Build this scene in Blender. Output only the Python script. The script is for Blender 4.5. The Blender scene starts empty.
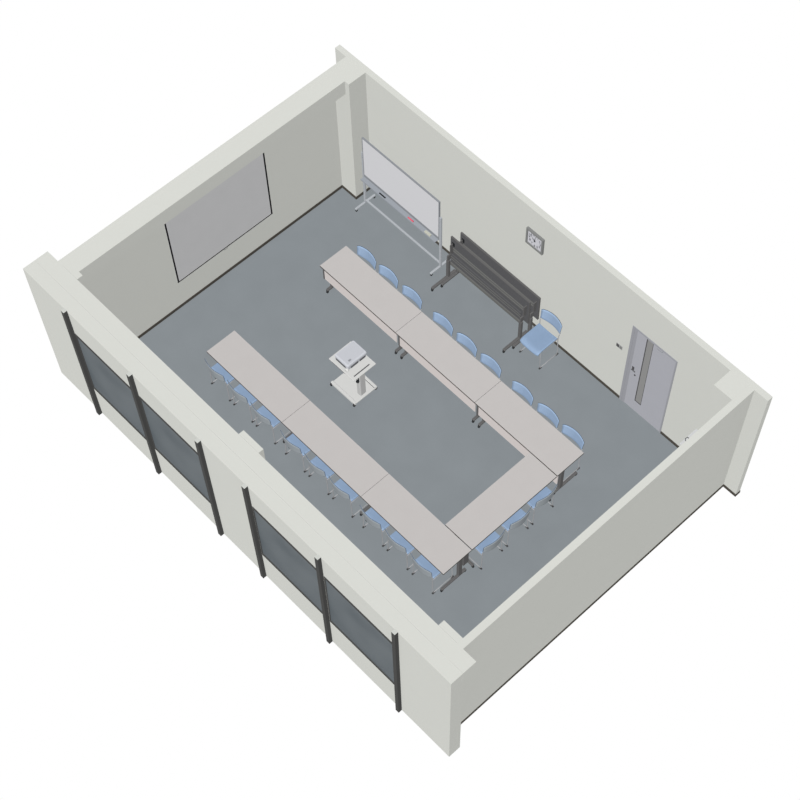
import bpy, bmesh, math
from mathutils import Vector, Matrix
col = bpy.context.scene.collection
H = 2.74
W = 5.588            # inner face of the door wall
GA = 0.13            # overall reflectance scale: bright shadowless suns, low bounce

# ------------------------------------------------------------------ materials
def lin(c): return tuple(((v/255)/12.92 if v/255 <= .04045 else ((v/255+.055)/1.055)**2.4) for v in c)
def mat(name, rgb, noise=0.0, scale=8.0, rough=1.0, spec=0.0, detail=3.0, k=1.0):
    """rgb: the sRGB colour a face pointing straight up shows."""
    m = bpy.data.materials.new(name); m.use_nodes = True
    nt = m.node_tree; b = nt.nodes['Principled BSDF']
    c = [v*GA*k for v in lin(rgb)]
    b.inputs['Roughness'].default_value = rough
    b.inputs['Specular IOR Level'].default_value = spec
    if noise > 0:
        tc = nt.nodes.new('ShaderNodeTexCoord'); n = nt.nodes.new('ShaderNodeTexNoise')
        n.inputs['Scale'].default_value = scale; n.inputs['Detail'].default_value = detail
        r = nt.nodes.new('ShaderNodeValToRGB')
        r.color_ramp.elements[0].position = .3; r.color_ramp.elements[1].position = .7
        r.color_ramp.elements[0].color = [v*(1-noise) for v in c]+[1]
        r.color_ramp.elements[1].color = [v*(1+noise) for v in c]+[1]
        nt.links.new(tc.outputs['Object'], n.inputs['Vector'])
        nt.links.new(n.outputs['Fac'], r.inputs['Fac'])
        nt.links.new(r.outputs['Color'], b.inputs['Base Color'])
    else:
        b.inputs['Base Color'].default_value = c+[1]
    return m
M = dict(
 wall=mat('warm_white_paint', (217,218,212), .004, 3),
 floor=mat('blue_grey_carpet', (138,144,148), .028, 2.2, detail=6),
 skirting=mat('dark_vinyl_skirting', (84,80,74)),
 post=mat('charcoal_aluminium', (84,84,83)),
 post_lit_top=mat('painted_lit_post_top', (208,210,205)),  # top faces of the dark posts, overhead light painted in as pale colour
 top=mat('greige_laminate', (197,193,191), .008, 5),
 modesty=mat('pale_greige_panel', (222,214,211)),
 edge=mat('dark_edge_band', (92,88,86)),
 leg=mat('dark_grey_steel', (104,103,103), .02, 10),
 caster=mat('black_caster_rubber', (52,53,54)),
 under=mat('charcoal_underside', (96,96,98), .06, 30),
 under2=mat('charcoal_rail', (112,112,110), .04, 30),
 blue=mat('light_blue_seat', (140,162,190), .02, 12),
 blueb=mat('light_blue_back', (150,172,200), .02, 12),
 shell=mat('grey_back_shell', (149,155,159)),
 rim=mat('dark_rim', (78,88,102)),
 chrome=mat('satin_silver_tube', (158,158,160), .03, 20),
 glide=mat('dark_glide', (66,66,66)),
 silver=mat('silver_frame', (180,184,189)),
 silver2=mat('dark_silver_frame', (148,151,156)),  # darker silver for board frame, knobs and small plates
 board=mat('whiteboard_enamel', (222,222,225), k=1.0),
 tray=mat('grey_pen_tray', (160,165,172)),
 black=mat('black_plastic', (40,42,44)),
 red=mat('red_plastic', (220,90,110)),
 cream=mat('cream_eraser_felt', (196,196,184)),
 screen=mat('grey_projection_fabric', (208,208,209), .012, 4),
 screen_b=mat('black_masking_border', (30,30,32)),
 door=mat('lavender_grey_door', (181,182,189), .01, 4),
 doorf=mat('grey_door_frame', (164,165,171)),
 doorg=mat('smoked_door_glass', (152,152,151)),
 dark=mat('dark_detail', (92,92,94)),
 clockf=mat('grey_clock_frame', (138,139,138)),
 face=mat('pale_clock_face', (214,214,220)),
 ink=mat('black_ink', (70,72,76)),
 desk=mat('pale_desk_laminate', (209,210,211)),
 cart=mat('white_grey_cart', (212,212,210)),
 cart2=mat('cart_column_grey', (196,196,195)),
 proj=mat('projector_shell', (198,200,206)),
 vent=mat('projector_vents', (112,114,117)),
 plate=mat('grey_switch_plate', (180,181,178)),
)
# tinted glass: real sheet, slightly see-through, soft reflections painted in as mottled colour
def glass():
    m = bpy.data.materials.new('tinted_window_glass'); m.use_nodes = True
    nt = m.node_tree; nt.nodes.clear()
    o = nt.nodes.new('ShaderNodeOutputMaterial'); mix = nt.nodes.new('ShaderNodeMixShader')
    t = nt.nodes.new('ShaderNodeBsdfTransparent'); t.inputs['Color'].default_value = (.55,.6,.66,1)
    p = nt.nodes.new('ShaderNodeBsdfPrincipled'); p.inputs['Roughness'].default_value = .5
    p.inputs['Specular IOR Level'].default_value = .03
    tc = nt.nodes.new('ShaderNodeTexCoord'); n = nt.nodes.new('ShaderNodeTexNoise')
    n.inputs['Scale'].default_value = 1.3; n.inputs['Detail'].default_value = 1
    r = nt.nodes.new('ShaderNodeValToRGB')
    r.color_ramp.elements[0].position = .3; r.color_ramp.elements[1].position = .72
    r.color_ramp.elements[0].color = [v*GA for v in lin((93,101,106))]+[1]
    r.color_ramp.elements[1].color = [v*GA for v in lin((112,119,123))]+[1]
    nt.links.new(tc.outputs['Object'], n.inputs['Vector']); nt.links.new(n.outputs['Fac'], r.inputs['Fac'])
    nt.links.new(r.outputs['Color'], p.inputs['Base Color'])
    mix.inputs[0].default_value = .94
    nt.links.new(t.outputs[0], mix.inputs[1]); nt.links.new(p.outputs[0], mix.inputs[2]); nt.links.new(mix.outputs[0], o.inputs[0])
    return m
M['glass'] = glass()

# ------------------------------------------------------------------ mesh helpers
class MB:
    def __init__(s): s.bm = bmesh.new()
    def box(s, x0, y0, z0, x1, y1, z1, bevel=0, mi=0, mtop=None):
        r = bmesh.ops.create_cube(s.bm, size=1)
        vs = r['verts']
        for v in vs:
            v.co = Vector(((x0+x1)/2+v.co.x*(x1-x0), (y0+y1)/2+v.co.y*(y1-y0), (z0+z1)/2+v.co.z*(z1-z0)))
        fs = {f for v in vs for f in v.link_faces}
        for f in fs:
            f.material_index = mi
            if mtop is not None and f.normal.z > .9: f.material_index = mtop
        s.bm.normal_update()
        if mtop is not None:
            for f in fs:
                if f.normal.z > .9: f.material_index = mtop
        if bevel:
            es = list({e for v in vs for e in v.link_edges})
            bmesh.ops.bevel(s.bm, geom=es, offset=bevel, segments=2, profile=.6, affect='EDGES')
        return s
    def tube(s, pts, r, n=8, cap=True, mi=0):
        pts = [Vector(p) for p in pts]; rings = []
        for i, p in enumerate(pts):
            if i == 0: d = pts[1]-p
            elif i == len(pts)-1: d = p-pts[i-1]
            else: d = (pts[i+1]-p).normalized()+(p-pts[i-1]).normalized()
            d.normalize()
            a = Vector((0,0,1)) if abs(d.z) < .8 else Vector((0,1,0))
            u = d.cross(a).normalized(); w = u.cross(d).normalized()
            rings.append([s.bm.verts.new(p+u*r*math.cos(2*math.pi*k/n)+w*r*math.sin(2*math.pi*k/n)) for k in range(n)])
        for a, b in zip(rings, rings[1:]):
            for k in range(n):
                f = s.bm.faces.new((a[k], a[(k+1)%n], b[(k+1)%n], b[k])); f.smooth = True; f.material_index = mi
        if cap:
            s.bm.faces.new(rings[0][::-1]); s.bm.faces.new(rings[-1])
        return s
    def cyl(s, p0, p1, r, n=16): return s.tube([p0, p1], r, n)
    def lathe(s, cx, cy, prof, n=24):
        rings = [[s.bm.verts.new((cx+r*math.cos(2*math.pi*k/n), cy+r*math.sin(2*math.pi*k/n), z)) for k in range(n)] for r, z in prof]
        for a, b in zip(rings, rings[1:]):
            for k in range(n):
                f = s.bm.faces.new((a[k], a[(k+1)%n], b[(k+1)%n], b[k])); f.smooth = True
        s.bm.faces.new(rings[0][::-1]); s.bm.faces.new(rings[-1])
        return s
    def grid(s, fn, nu, nv, th):
        """closed curved slab; fn(u,v) -> (point, normal)"""
        A = [[None]*(nv+1) for _ in range(nu+1)]; B = [[None]*(nv+1) for _ in range(nu+1)]
        for i in range(nu+1):
            for j in range(nv+1):
                p, nn = fn(i/nu, j/nv)
                A[i][j] = s.bm.verts.new(Vector(p)); B[i][j] = s.bm.verts.new(Vector(p)-Vector(nn)*th)
        def q(a, b, c, d, sm=True):
            f = s.bm.faces.new((a, b, c, d)); f.smooth = sm
        for i in range(nu):
            for j in range(nv):
                q(A[i][j], A[i+1][j], A[i+1][j+1], A[i][j+1]); q(B[i][j+1], B[i+1][j+1], B[i+1][j], B[i][j])
            q(A[i+1][0], A[i][0], B[i][0], B[i+1][0], False); q(A[i][nv], A[i+1][nv], B[i+1][nv], B[i][nv], False)
        for j in range(nv):
            q(A[0][j], A[0][j+1], B[0][j+1], B[0][j], False); q(A[nu][j+1], A[nu][j], B[nu][j], B[nu][j+1], False)
        return s
    def build(s, name, mats, parent=None, loc=(0,0,0)):
        me = bpy.data.meshes.new(name)
        bmesh.ops.recalc_face_normals(s.bm, faces=s.bm.faces[:])
        s.bm.to_mesh(me); s.bm.free()
        for m in (mats if isinstance(mats, (list, tuple)) else [mats]): me.materials.append(M[m])
        o = bpy.data.objects.new(name, me); col.objects.link(o); o.location = loc
        if parent: o.parent = parent
        return o
def box(name, mats, x0, y0, z0, x1, y1, z1, parent=None, bevel=0, mtop=None):
    return MB().box(x0, y0, z0, x1, y1, z1, bevel, 0, mtop).build(name, mats, parent)
def empty(name, loc=(0,0,0), rz=0):
    o = bpy.data.objects.new(name, None); col.objects.link(o); o.location = loc; o.rotation_euler = (0,0,rz)
    o.empty_display_size = .1; return o
def tag(o, label, cat, group=None, kind=None):
    o['label'] = label; o['category'] = cat
    if group: o['group'] = group
    if kind: o['kind'] = kind
    return o
def struct(o, label, cat):
    return tag(o, label, cat, None, 'structure')
def copy_tree(o, parent=None):
    c = o.copy(); col.objects.link(c)
    if parent: c.parent = parent
    for ch in list(o.children): copy_tree(ch, c)
    return c

# ------------------------------------------------------------------ room shell
struct(box('floor', 'floor', 0, -.235, -.05, 8.139, W, 0), 'blue-grey carpet floor of the meeting room', 'floor')
YO, YI = -.445, -.235
# window wall with four openings
wins = [(.703, 2.108), (2.163, 3.573), (4.598, 6.003), (6.058, 7.473)]
ZS, ZT = .735, 2.215
m = MB()
m.box(-.34, YO, 0, 8.488, YI, ZS); m.box(-.34, YO, ZT, 8.488, YI, H)
xs = [-.34]+[v for w in wins for v in w]+[8.488]
for i in range(0, len(xs), 2): m.box(xs[i], YO, ZS, xs[i+1], YI, ZT)
struct(m.build('wall_front', 'wall'), 'thick off-white outer wall with four dark windows', 'wall')
struct(box('beam', 'wall', -.34, YI+.003, H-.284, 8.488, 0, H), 'off-white beam along the inside top of the window wall', 'beam')
struct(box('wall_left', 'wall', -.098, 0, 0, 0, W, H), 'off-white wall carrying the projection screen', 'wall')
struct(box('beam', 'wall', 0, .1, H-.279, .256, 5.242, H), 'off-white beam above the projection screen', 'beam')
struct(box('wall_back', 'wall', -.347, W, 0, 8.492, 5.687, H), 'off-white long wall with the door and clock', 'wall')
struct(box('wall_right', 'wall', 8.139, YI, 0, 8.247, W, H-.001), 'off-white end wall opposite the projection screen', 'wall')
cols = [(-.098, 5.242, .347, W, 'square column in the corner beside the mobile whiteboard'),
        (0, YI, .345, .102, 'square column where screen wall meets window wall'),
        (3.877, YI, 4.287, .089, 'square column midway along the window wall'),
        (7.793, YI, 8.139, .102, 'square column where window wall meets end wall'),
        (7.805, 5.247, 8.139, W, 'square column in the corner beyond the door')]
for i, (x0, y0, x1, y1, l) in enumerate(cols):
    m = MB()
    if y0 < 0:
        m.box(x0, y0+.003, 0, x1, y1, H-.29); m.box(x0, .003, H-.29, x1, y1, H+.0005)
    else: m.box(x0, y0, 0, x1, y1, H+.0005)
    struct(m.build('column', 'wall'), 'off-white '+l, 'column')
# skirtings
def skirt(name, segs, label):
    m = MB()
    for s in segs: m.box(s[0], s[1], 0.0, s[2], s[3], .06)
    struct(m.build(name, 'skirting'), label, 'baseboard')
t = .010
skirt('baseboard_left', [(0, .102, t, 5.242), (0, 5.242-t, .347, 5.242), (.347, 5.242-t, .347+t, W-t)], 'dark skirting along the screen wall and its corner column')
skirt('baseboard_back', [(.347, W-t, 6.078, W), (6.953, W-t, 7.805, W), (7.805-t, 5.247-t, 7.805, W-t), (7.805, 5.247-t, 8.139, 5.247)], 'dark skirting along the door wall')
skirt('baseboard_right', [(8.139-t, .102, 8.139, 5.247-t), (8.247, YI, 8.247+t, W-t), (8.247, W-t, 8.492, W), (8.492, W-t, 8.492+t, 5.687)], 'dark skirting along both faces of the end wall')
skirt('baseboard_front', [(.345, YI, 3.877, YI+t), (4.287, YI, 7.793, YI+t), (3.877, .089, 4.287, .089+t)], 'dark skirting inside the window wall')
# windows
wl = ['leftmost dark window', 'second dark window from the left', 'third dark window from the left', 'rightmost dark window']
for i, (x0, x1) in enumerate(wins):
    r = empty('window_%d' % (i+1), ((x0+x1)/2, YO, ZS)); struct(r, wl[i]+' in the outer wall', 'window')
    hw = (x1-x0)/2; hh = ZT-ZS
    m = MB(); d = .06
    m.box(-hw, -.006, 0, hw, .05, d); m.box(-hw, -.006, hh-d, hw, .05, hh)
    m.box(-hw, -.006, d, -hw+.02, .05, hh-d); m.box(hw-.02, -.006, d, hw, .05, hh-d)
    m.build('window_frame', 'post', r)
    box('glass_pane', 'glass', -hw+.02, .002, d, hw-.02, .010, hh-d, r)
for i, x in enumerate([.632, 2.092, 3.557, 4.527, 5.987, 7.457]):
    o = box('trim_%d' % (i+1), ['post', 'post_lit_top'], x-.004, YO-.062, 0, x+.060, YO, H+.03, mtop=1)
    struct(o, 'dark vertical window post, %s from the screen end' % ['first','second','third','fourth','fifth','sixth'][i], 'window post')

# ------------------------------------------------------------------ door
r = empty('door_1', (6.078, W, 0)); struct(r, 'lavender-grey door with a narrow vertical glass strip', 'door')
DW, DH = .875, 2.008
m = MB()
m.box(0, -.012, 0, .045, -.001, DH); m.box(.045, -.007, 0, .10, -.001, DH-.02)
m.box(DW-.025, -.012, 0, DW, -.001, DH); m.box(.045, -.012, DH-.025, DW-.025, -.001, DH)
m.build('door_frame', 'doorf', r)
leaf = MB()
g0, g1, z0, z1 = .285, .415, .28, 1.965
leaf.box(.10, -.005, .01, g0, -.001, DH-.025); leaf.box(g1, -.005, .01, DW-.025, -.001, DH-.025)
leaf.box(g0, -.005, .01, g1, -.001, z0); leaf.box(g0, -.005, z1, g1, -.001, DH-.025)
lf = leaf.build('door_leaf', 'door', r)
box('glass_strip', 'doorg', g0, -.003, z0, g1, -.001, z1, lf)
m = MB(); m.box(g0, -.009, z0, g0+.014, -.003, z1); m.box(g0, -.009, z0, g1, -.003, z0+.014); m.box(g1-.006, -.009, z0, g1, -.003, z1)
m.build('glass_bead', 'dark', lf)
m = MB(); m.box(.125, -.012, .99, .165, -.005, 1.07); m.tube([(.145,-.01,1.04),(.145,-.045,1.04),(.215,-.045,1.04)], .009)
m.build('door_handle', 'dark', lf)
MB().cyl((.20,-.004,.90), (.20,-.014,.90), .016).build('lock', 'dark', lf)
box('door_closer', 'doorf', .50, -.03, DH-.045, .60, -.005, DH-.026, lf)

# light switch
r = empty('light_switch', (5.90, W, 1.27)); tag(r, 'small grey light switch plate on the wall beside the door', 'switch')
box('plate', 'plate', -.062, -.006, -.045, .062, -.0005, .045, r, bevel=.002)
box('rocker', 'dark', -.052, -.012, -.032, -.004, -.006, .032, r)
box('rocker', 'clockf', .008, -.012, -.032, .052, -.006, .032, r)

# wall clock
r = empty('wall_clock', (4.068, W, 2.113)); tag(r, 'square grey wall clock with a pale numbered face', 'clock')
s = .174
m = MB(); f = .03
m.box(-s, -.04, -s, s, -.0005, -s+f); m.box(-s, -.04, s-f, s, -.0005, s); m.box(-s, -.04, -s+f, -s+f, -.0005, s-f); m.box(s-f, -.04, -s+f, s, -.0005, s-f)
m.build('clock_frame', 'clockf', r)
fc = box('clock_face', 'face', -s+f, -.022, -s+f, s-f, -.0005, s-f, r)
m = MB()
for k in range(1, 13):
    cu = bpy.data.curves.new('n', 'FONT'); cu.body = str(k); cu.size = .066; cu.align_x = 'CENTER'; cu.align_y = 'CENTER'; cu.extrude = .001
    to = bpy.data.objects.new('n', cu); me = to.to_mesh()
    a = math.radians(30*k); R_ = .114
    mx = Matrix.Translation((R_*math.sin(a), -.024, R_*math.cos(a))) @ Matrix.Rotation(math.pi/2, 4, 'X')
    me.transform(mx); m = MB(); m.bm.from_mesh(me); m.build('numeral', 'ink', fc); to.to_mesh_clear(); bpy.data.objects.remove(to); bpy.data.curves.remove(cu)
def hand(ang, L, w, y, nm):
    a = math.radians(ang); d = Vector((math.sin(a), 0, math.cos(a))); n_ = Vector((d.z, 0, -d.x))
    m = MB(); vs = []
    for yy in (y, y-.003):
        for p in (d*-.02-n_*w, d*-.02+n_*w, d*L+n_*w*.6, d*L-n_*w*.6): vs.append(m.bm.verts.new((p.x, yy, p.z)))
    for q in ((0,1,2,3),(7,6,5,4),(0,4,5,1),(1,5,6,2),(2,6,7,3),(3,7,4,0)): m.bm.faces.new([vs[i] for i in q])
    m.build(nm, 'ink', fc)
hand(305, .065, .008, -.027, 'hour_hand'); hand(8, .09, .006, -.031, 'minute_hand')
MB().cyl((0,-.022,0), (0,-.036,0), .012).build('hub', 'ink', fc)

# ------------------------------------------------------------------ projection screen
r = empty('projection_screen', (.007, 2.754, .645)); tag(r, 'wide pull-down projection screen with black side borders', 'projection screen')
hw = .992
box('screen_fabric', 'screen', 0, -hw, 0, .006, hw, 1.74, r)
box('side_border', 'screen_b', .006, -hw, 0, .009, -hw+.028, 1.74, r); box('side_border', 'screen_b', .006, hw-.028, 0, .009, hw, 1.74, r)
m = MB(); m.box(-.002, -hw, -.014, .012, hw, 0); m.build('bottom_bar', 'screen_b', r)
m = MB(); m.tube([(.005,-.03,-.014),(.005,-.03,-.05),(.005,.03,-.05),(.005,.03,-.014)], .003, 6); m.build('pull_handle', 'dark', r)
box('screen_case', 'wall', -.0065, -hw-.05, 1.74, .05, hw+.05, 1.8155, r)

# ------------------------------------------------------------------ tables
TL, TD, TH = 1.7547, .5652, .72
def caster(m, x, y, r=.024):
    m.cyl((x-.012, y, r), (x+.012, y, r), r, 14)
    m.box(x-.016, y-.012, r, x+.016, y+.012, .07)
def make_table():
    # local: x along length from 0..TL, y 0 = modesty side .. TD = sitter side, z up
    r = empty('training_table')
    tp = box('tabletop', 'top', .003, .003, TH-.006, TL-.003, TD-.003, TH, r)
    box('edge_band', 'edge', .002, .001, TH-.032, TL-.002, TD-.001, TH-.006, tp)
    mp = box('modesty_panel', 'modesty', .03, .045, .36, TL-.03, .06, TH-.05, r)
    box('support_rail', 'leg', .09, .27, TH-.075, TL-.09, .31, TH-.032, r)
    box('hinge_bracket', 'leg', .018, .035, .36, .044, .14, .66, r, bevel=.004)
    for x in (.065, TL-.065):
        m = MB()
        m.box(x-.025, .14, .08, x+.025, .21, TH-.06, .006)
        m.box(x-.03, .05, TH-.06, x+.03, TD-.09, TH-.032, .004)
        lg = m.build('leg', 'leg', r)
        m = MB(); m.box(x-.024, .045, .052, x+.024, TD-.02, .092, .012); m.build('foot', 'leg', lg)
        for y in (.055, TD-.032):
            m = MB(); caster(m, x, y); m.build('caster', 'caster', lg)
    return r
A0, B1, C2 = 1.3632, 3.5671, 1.7913
proto = make_table()
grp = 'training tables set in a U'
tl = ['long table nearest the whiteboard, end of the row beside the door wall',
      'middle table of the row beside the door wall, before the folded tables',
      'corner table at the end-wall end of the row beside the door wall']
tb = ['long table nearest the projection screen, in the row beside the window wall',
      'middle table of the row beside the window wall, level with the projector cart',
      'corner table at the end-wall end of the row beside the window wall']
for k in range(3):
    o = proto if k == 0 else copy_tree(proto)
    o.location = (A0+k*TL, B1, 0); tag(o, tl[k], 'table', grp)
for k in range(3):
    o = copy_tree(proto); o.rotation_euler.z = math.pi
    o.location = (A0+(k+1)*TL, C2, 0); tag(o, tb[k], 'table', grp)
o = copy_tree(proto); o.rotation_euler.z = -math.pi/2        # local y -> +x, local x -> -y
ya, yb = C2, B1
o.location = (A0+3*TL-TD, (ya+yb)/2+TL/2, 0); tag(o, 'cross table joining the two long rows at the end-wall side', 'table', grp)

# ------------------------------------------------------------------ chairs
def make_chair():
    r = empty('meeting_chair')
    def seat(u, v):
        x = (u-.5)*.40; y = -.262+v*.44
        z = .440 - .035*max(0, (.18-v)/.18)**2 - .012*math.sin(math.pi*u) + .006*v
        k = .03*(abs(2*u-1)**6)
        if v < .5: y += k*.5
        return (x, y, z), (0, 0, 1)
    MB().grid(seat, 12, 12, .022).build('seat', 'blue', r)
    def backf(off, mg=0.0):
        def fn(u, v):
            a = 2*u-1
            zt = .772-.012*a*a-.02*abs(a)**10; zb = .520+.02*a*a+.012*abs(a)**8
            x = a*(.212-mg+.010*v); y = .256-.050*a*a+.02*v+off
            zb += mg; zt -= mg
            z = zb+(zt-zb)*v
            n_ = Vector((a*.55, -1, .1)).normalized()
            return (x, y, z), n_
        return fn
    b = MB().grid(backf(0), 14, 6, .010).build('backrest', 'blueb', r)
    MB().grid(backf(.010, .004), 14, 6, .006).build('back_shell', 'shell', b)
    # thin dark rim round the backrest
    fn = backf(.006)
    pts = [fn(i/14, 1)[0] for i in range(15)]+[fn(1, 1-j/5)[0] for j in range(1, 6)]+[fn(1-i/14, 0)[0] for i in range(1, 15)]+[fn(0, j/5)[0] for j in range(1, 6)]
    MB().tube(pts, .004, 5).build('back_rim', 'rim', b)
    for s in (-1, 1):
        lg = MB().tube([(s*.218,-.185,.012),(s*.214,-.195,.06),(s*.196,-.20,.39),(s*.188,-.17,.418)], .0068, 8).build('leg', 'chrome', r)
        MB().box(s*.218-.014, -.215, 0, s*.218+.014, -.155, .010, .003).build('glide', 'glide', lg)
        lg = MB().tube([(s*.218,.185,.012),(s*.214,.20,.06),(s*.200,.195,.40),(s*.206,.20,.50),(s*.218,.215,.56)], .0068, 8).build('leg', 'chrome', r)
        MB().box(s*.218-.014, .16, 0, s*.218+.014, .22, .010, .003).build('glide', 'glide', lg)
        MB().tube([(s*.218,-.185,.016),(s*.218,.185,.016)], .007, 8).build('runner', 'chrome', r)
    MB().tube([(-.196,-.17,.412),(-.15,-.15,.405),(.15,-.15,.405),(.196,-.17,.412)], .007, 8).build('seat_frame', 'chrome', r)
    for s in (-1, 1): MB().tube([(s*.188,-.17,.410),(s*.200,.19,.415)], .008, 8).build('seat_rail', 'chrome', r)
    return r
ordn = ['first','second','third','fourth','fifth','sixth','seventh','eighth','ninth']
ch = make_chair(); ch.location = (4.61, 5.27, 0)
tag(ch, 'loose light blue chair against the wall beside the folded tables', 'chair', None)
g1 = 'blue chairs in the row along the door wall'
for k, x in enumerate([1.725, 2.235, 2.78, 3.48, 4.01, 4.54, 5.23, 5.775, 6.295]):
    o = copy_tree(ch); o.location = (x, 4.015, 0); tag(o, 'light blue chair, %s from the screen in the row along the door wall' % ordn[k], 'chair', g1)
g2 = 'blue chairs in the row along the window wall'
for k, x in enumerate([1.678, 2.215, 2.752, 3.44, 3.982, 4.52, 5.20, 5.735, 6.28]):
    o = copy_tree(ch); o.location = (x, 1.345, 0); o.rotation_euler.z = math.pi
    tag(o, 'light blue chair, %s from the screen in the row along the window wall' % ordn[k], 'chair', g2)
for y, l in ((2.155, 'light blue chair at the cross table, nearest the window wall'), (2.70, 'light blue chair at the middle of the cross table'), (3.238, 'light blue chair at the cross table, nearest the door wall')):
    o = copy_tree(ch); o.location = (6.498, y, 0); o.rotation_euler.z = -math.pi/2; tag(o, l, 'chair', 'blue chairs at the cross table')

# ------------------------------------------------------------------ folded tables
def folded():
    # local origin: floor, at the table's left end; y 0 = column line; front is -y
    r = empty('folded_table')
    x0, x1 = 0, TL
    y = .10
    tp = box('tabletop', 'top', x0, y+.006, .395, x1, y+.026, .955, r)
    box('edge_band', 'under', x0-.001, y-.002, .393, x1+.001, y+.006, .957, tp)
    m = MB(); m.box(x0-.002, y-.003, .945, x1+.002, y+.027, .958); m.box(x0-.002, y-.003, .392, x0+.006, y+.027, .945); m.box(x1-.006, y-.003, .392, x1+.002, y+.027, .945)
    m.build('edge_trim', 'leg', tp)
    m = MB()
    for z in (.66, .72): m.box(x0+.07, y-.02, z, x1-.11, y-.002, z+.014)
    m.build('support_rail', 'under2', r)
    mp = box('modesty_panel', 'under', x0+.06, y-.055, .42, x1-.12, y-.038, .62, r)
    m = MB(); m.box(x0+.05, y-.075, .36, x1-.10, y-.035, .415); m.box(x0+.05, y-.062, .50, x1-.11, y-.053, .512); m.box(x0+.05, y-.062, .56, x1-.11, y-.053, .572)
    m.build('panel_rail', 'under2', mp)
    box('hinge_plate', 'black', x0+.04, y-.012, .78, x0+.09, y-.002, .86, r)
    for x in (.055, TL-.055):
        m = MB()
        m.box(x-.026, -.03, .07, x+.026, .02, .50, .006)
        m.box(x-.012, -.03, .50, x+.012, .05, .62, .004); m.box(x-.008, .03, .60, x+.008, y, .84, .003)
        lg = m.build('leg', 'leg', r)
        MB().box(x-.024, -.37, .048, x+.024, .16, .09, .012).build('foot', 'leg', lg)
        for yy in (-.36, .145):
            m = MB(); caster(m, x, yy); m.build('caster', 'caster', lg)
    return r
fd = folded(); fd.location = (2.52, 5.235, 0); tag(fd, 'dark folded table on casters, the front one of the two nested', 'table', 'folded tables by the door wall')
fe = copy_tree(fd); fe.location = (2.572, 5.400, 0); tag(fe, 'dark folded table on casters, the rear one nearest the wall', 'table', 'folded tables by the door wall')

# ------------------------------------------------------------------ mobile whiteboard
r = empty('mobile_whiteboard', (1.44, 5.28, 0)); tag(r, 'mobile whiteboard on a silver wheeled frame beside the corner column', 'whiteboard')
X = .885
box('writing_surface', 'board', -X+.012, -.016, .80, X-.012, .004, 1.68, r)
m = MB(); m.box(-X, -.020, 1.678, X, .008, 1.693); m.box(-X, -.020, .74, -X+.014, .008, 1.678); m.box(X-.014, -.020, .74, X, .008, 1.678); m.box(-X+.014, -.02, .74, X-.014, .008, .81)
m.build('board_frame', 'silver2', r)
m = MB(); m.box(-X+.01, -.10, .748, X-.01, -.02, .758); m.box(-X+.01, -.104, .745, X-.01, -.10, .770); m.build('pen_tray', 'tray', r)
for s in (-1, 1):
    x = s*(X+.018)
    m = MB(); m.box(x-.018, -.018, .06, x+.018, .018, 1.32, .004); u = m.build('upright', 'silver', r)
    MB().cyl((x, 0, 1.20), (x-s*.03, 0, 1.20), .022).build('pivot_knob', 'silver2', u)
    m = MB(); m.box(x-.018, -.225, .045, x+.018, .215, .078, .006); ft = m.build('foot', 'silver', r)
    for y in (-.205, .195):
        m = MB(); caster(m, x, y, .022); m.build('caster', 'caster', ft)
m = MB(); m.box(-X, -.014, .12, X, .014, .148, .003); m.build('crossbar', 'silver', r)
zt_ = .7585
def marker(name, x0, x1, y, mt, lab, cat):
    o = MB().tube([(0, 0, 0), (.01, 0, 0), (x1-x0, 0, 0)], .011, 10).build(name, mt, None, (x0, y, zt_+.011)); tag(o, lab, cat)
    MB().tube([(x1-x0, 0, 0), (x1-x0+.03, 0, 0)], .012, 10).build('cap', mt, o)
marker('marker_pen', .99, 1.10, 5.205, 'black', 'black marker pen lying on the whiteboard tray', 'marker')
marker('marker_pen', 1.665, 1.76, 5.205, 'red', 'red marker pen lying on the whiteboard tray', 'marker')
o = box('board_eraser', 'cream', -.065, -.022, 0, .065, .022, .03, bevel=.004); o.location = (2.12, 5.21, zt_); tag(o, 'cream felt eraser on the right end of the whiteboard tray', 'eraser')

# ------------------------------------------------------------------ projector cart
r = empty('projector_cart', (3.055, 2.715, 0)); tag(r, 'white wheeled projector cart between the table rows', 'cart')
box('base_shelf', 'cart', -.275, -.225, .045, .275, .225, .070, r, bevel=.004)
for sg in (-1, 1):
    y0, y1 = sorted((sg*.195, sg*.238))
    br = box('base_rail', 'cart', -.28, y0, .040, .28, y1, .092, r, bevel=.006)
    y0, y1 = sorted((sg*.195, sg*.188)); box('rail_seam', 'dark', -.265, y0, .070, .265, y1, .074, br)
m = MB(); m.box(.150, -.068, .07, .235, .050, .70, .016); cm = m.build('column', 'cart2', r)
m = MB(); m.cyl((.215, -.060, .57), (.235, -.100, .57), .010); m.cyl((.235, -.100, .57), (.250, -.130, .57), .026); m.build('knob', 'black', cm)
m = MB(); m.box(-.278, -.228, .735, .29, .232, .755, .006); m.box(.05, -.10, .70, .25, .10, .735, .004); tp = m.build('top_shelf', 'cart', r)
m = MB(); m.box(.222, -.17, .755, .24, .15, .757); m.build('cable_slot', 'dark', tp)
m = MB(); m.box(-.2, -.232, .742, .1, -.228, .747); m.build('shelf_edge_line', 'dark', tp)
for x in (-.268, .262):
    for y in (-.232, .225):
        m = MB(); caster(m, x, y, .026); m.build('caster', 'caster', r)
p = empty('projector', (3.01, 2.735, .757)); tag(p, 'pale grey projector on top of the wheeled cart', 'projector')
m = MB(); m.box(-.155, -.20, .072, .155, .20, .138, .028); m.box(-.145, -.19, .018, .145, .19, .08, .01); m.build('projector_body', 'proj', p)
m = MB()
for k in range(8): m.box(-.13+k*.028, -.194, .022, -.106+k*.028, -.189, .072)
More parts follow.
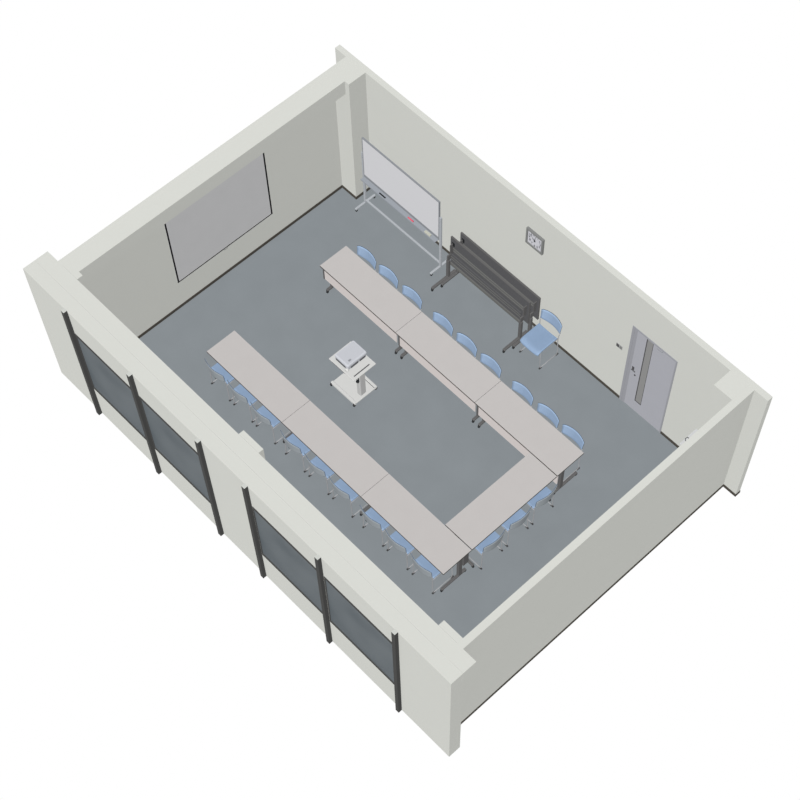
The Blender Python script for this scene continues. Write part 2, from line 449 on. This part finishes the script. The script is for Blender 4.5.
m.box(.1445, -.13, .022, .149, .02, .070); m.box(.1445, .05, .022, .149, .17, .070)
m.build('vent_grille', 'vent', p)
m = MB(); m.cyl((.135, -.185, .035), (.135, -.225, .035), .026); m.build('lens', 'cart', p)
m = MB()
for x in (-.12, .12):
    for y in (-.15, .15): m.cyl((x, y, 0), (x, y, .02), .012)
m.build('projector_foot', 'dark', p)
m = MB(); m.box(.07, -.12, .138, .10, -.07, .1392); m.build('control_panel', 'silver2', p)

# ------------------------------------------------------------------ stand in the far corner beyond the door
r = empty('lectern', (7.672, 5.39, 0)); tag(r, 'small pale lectern in the corner beyond the door, mostly behind the end wall', 'lectern')
box('base_plate', 'silver2', -.13, -.16, 0, .13, .16, .03, r, bevel=.006)
m = MB(); m.box(-.03, -.04, .03, .03, .04, .84, .008); m.build('post', 'silver', r)
box('desk_top', 'desk', -.13, -.185, .84, .13, .185, .865, r, bevel=.006)
m = MB(); m.tube([(-.08, -.02, .865), (-.11, -.04, .90), (-.11, -.09, .91), (-.08, -.11, .90)], .007, 8); m.build('gooseneck_microphone', 'dark', r)

# ------------------------------------------------------------------ light, world, camera
def sun(name, d, E):
    l = bpy.data.lights.new(name, 'SUN'); l.energy = E; l.angle = .02; l.use_shadow = False
    o = bpy.data.objects.new(name, l); col.objects.link(o)
    o.rotation_euler = Vector(d).to_track_quat('-Z', 'Y').to_euler(); o.location = (4, 2, 6)
E0 = math.pi/GA
E_TOP, E_NY, E_PX = .928, .758, .545  # added shadowless fill lamps; strengths set the flat tone of each facing
sun('top_face_fill', (0, 0, -1), E0*E_TOP)
sun('window_side_fill', (0, 1, 0), E0*E_NY)
sun('end_side_fill', (-1, 0, 0), E0*E_PX)
sun('sun_fill', (.7, -.7, 0), E0*.45)
w = bpy.data.worlds.new('studio'); bpy.context.scene.world = w; w.use_nodes = True
nt = w.node_tree; bg = nt.nodes['Background']
tc = nt.nodes.new('ShaderNodeTexCoord'); sp = nt.nodes.new('ShaderNodeSeparateXYZ'); rp = nt.nodes.new('ShaderNodeValToRGB')
rp.color_ramp.elements[0].position = 0.0; rp.color_ramp.elements[0].color = (1.0, 1.0, 1.0, 1)
rp.color_ramp.elements[1].position = .08; rp.color_ramp.elements[1].color = (.55, .56, .57, 1)
nt.links.new(tc.outputs['Generated'], sp.inputs[0]); nt.links.new(sp.outputs['Z'], rp.inputs['Fac']); nt.links.new(rp.outputs['Color'], bg.inputs['Color'])
bg.inputs['Strength'].default_value = 1.0

cam = bpy.data.cameras.new('camera'); co = bpy.data.objects.new('camera', cam); col.objects.link(co)
f_px, ox, oy = 1640.563, 33.057, 144.702
cam.sensor_fit = 'HORIZONTAL'; cam.sensor_width = 36; cam.lens = f_px/800*36
cam.shift_x = -ox/800; cam.shift_y = oy/800
cam.clip_end = 200
co.location = (13.8862, -5.9153, 21.9546); co.rotation_euler = (.4652, 0, .8082)
sc = bpy.context.scene; sc.camera = co
sc.view_settings.view_transform = 'Standard'; sc.view_settings.look = 'None'
sc.view_settings.exposure = 0; sc.view_settings.gamma = 1
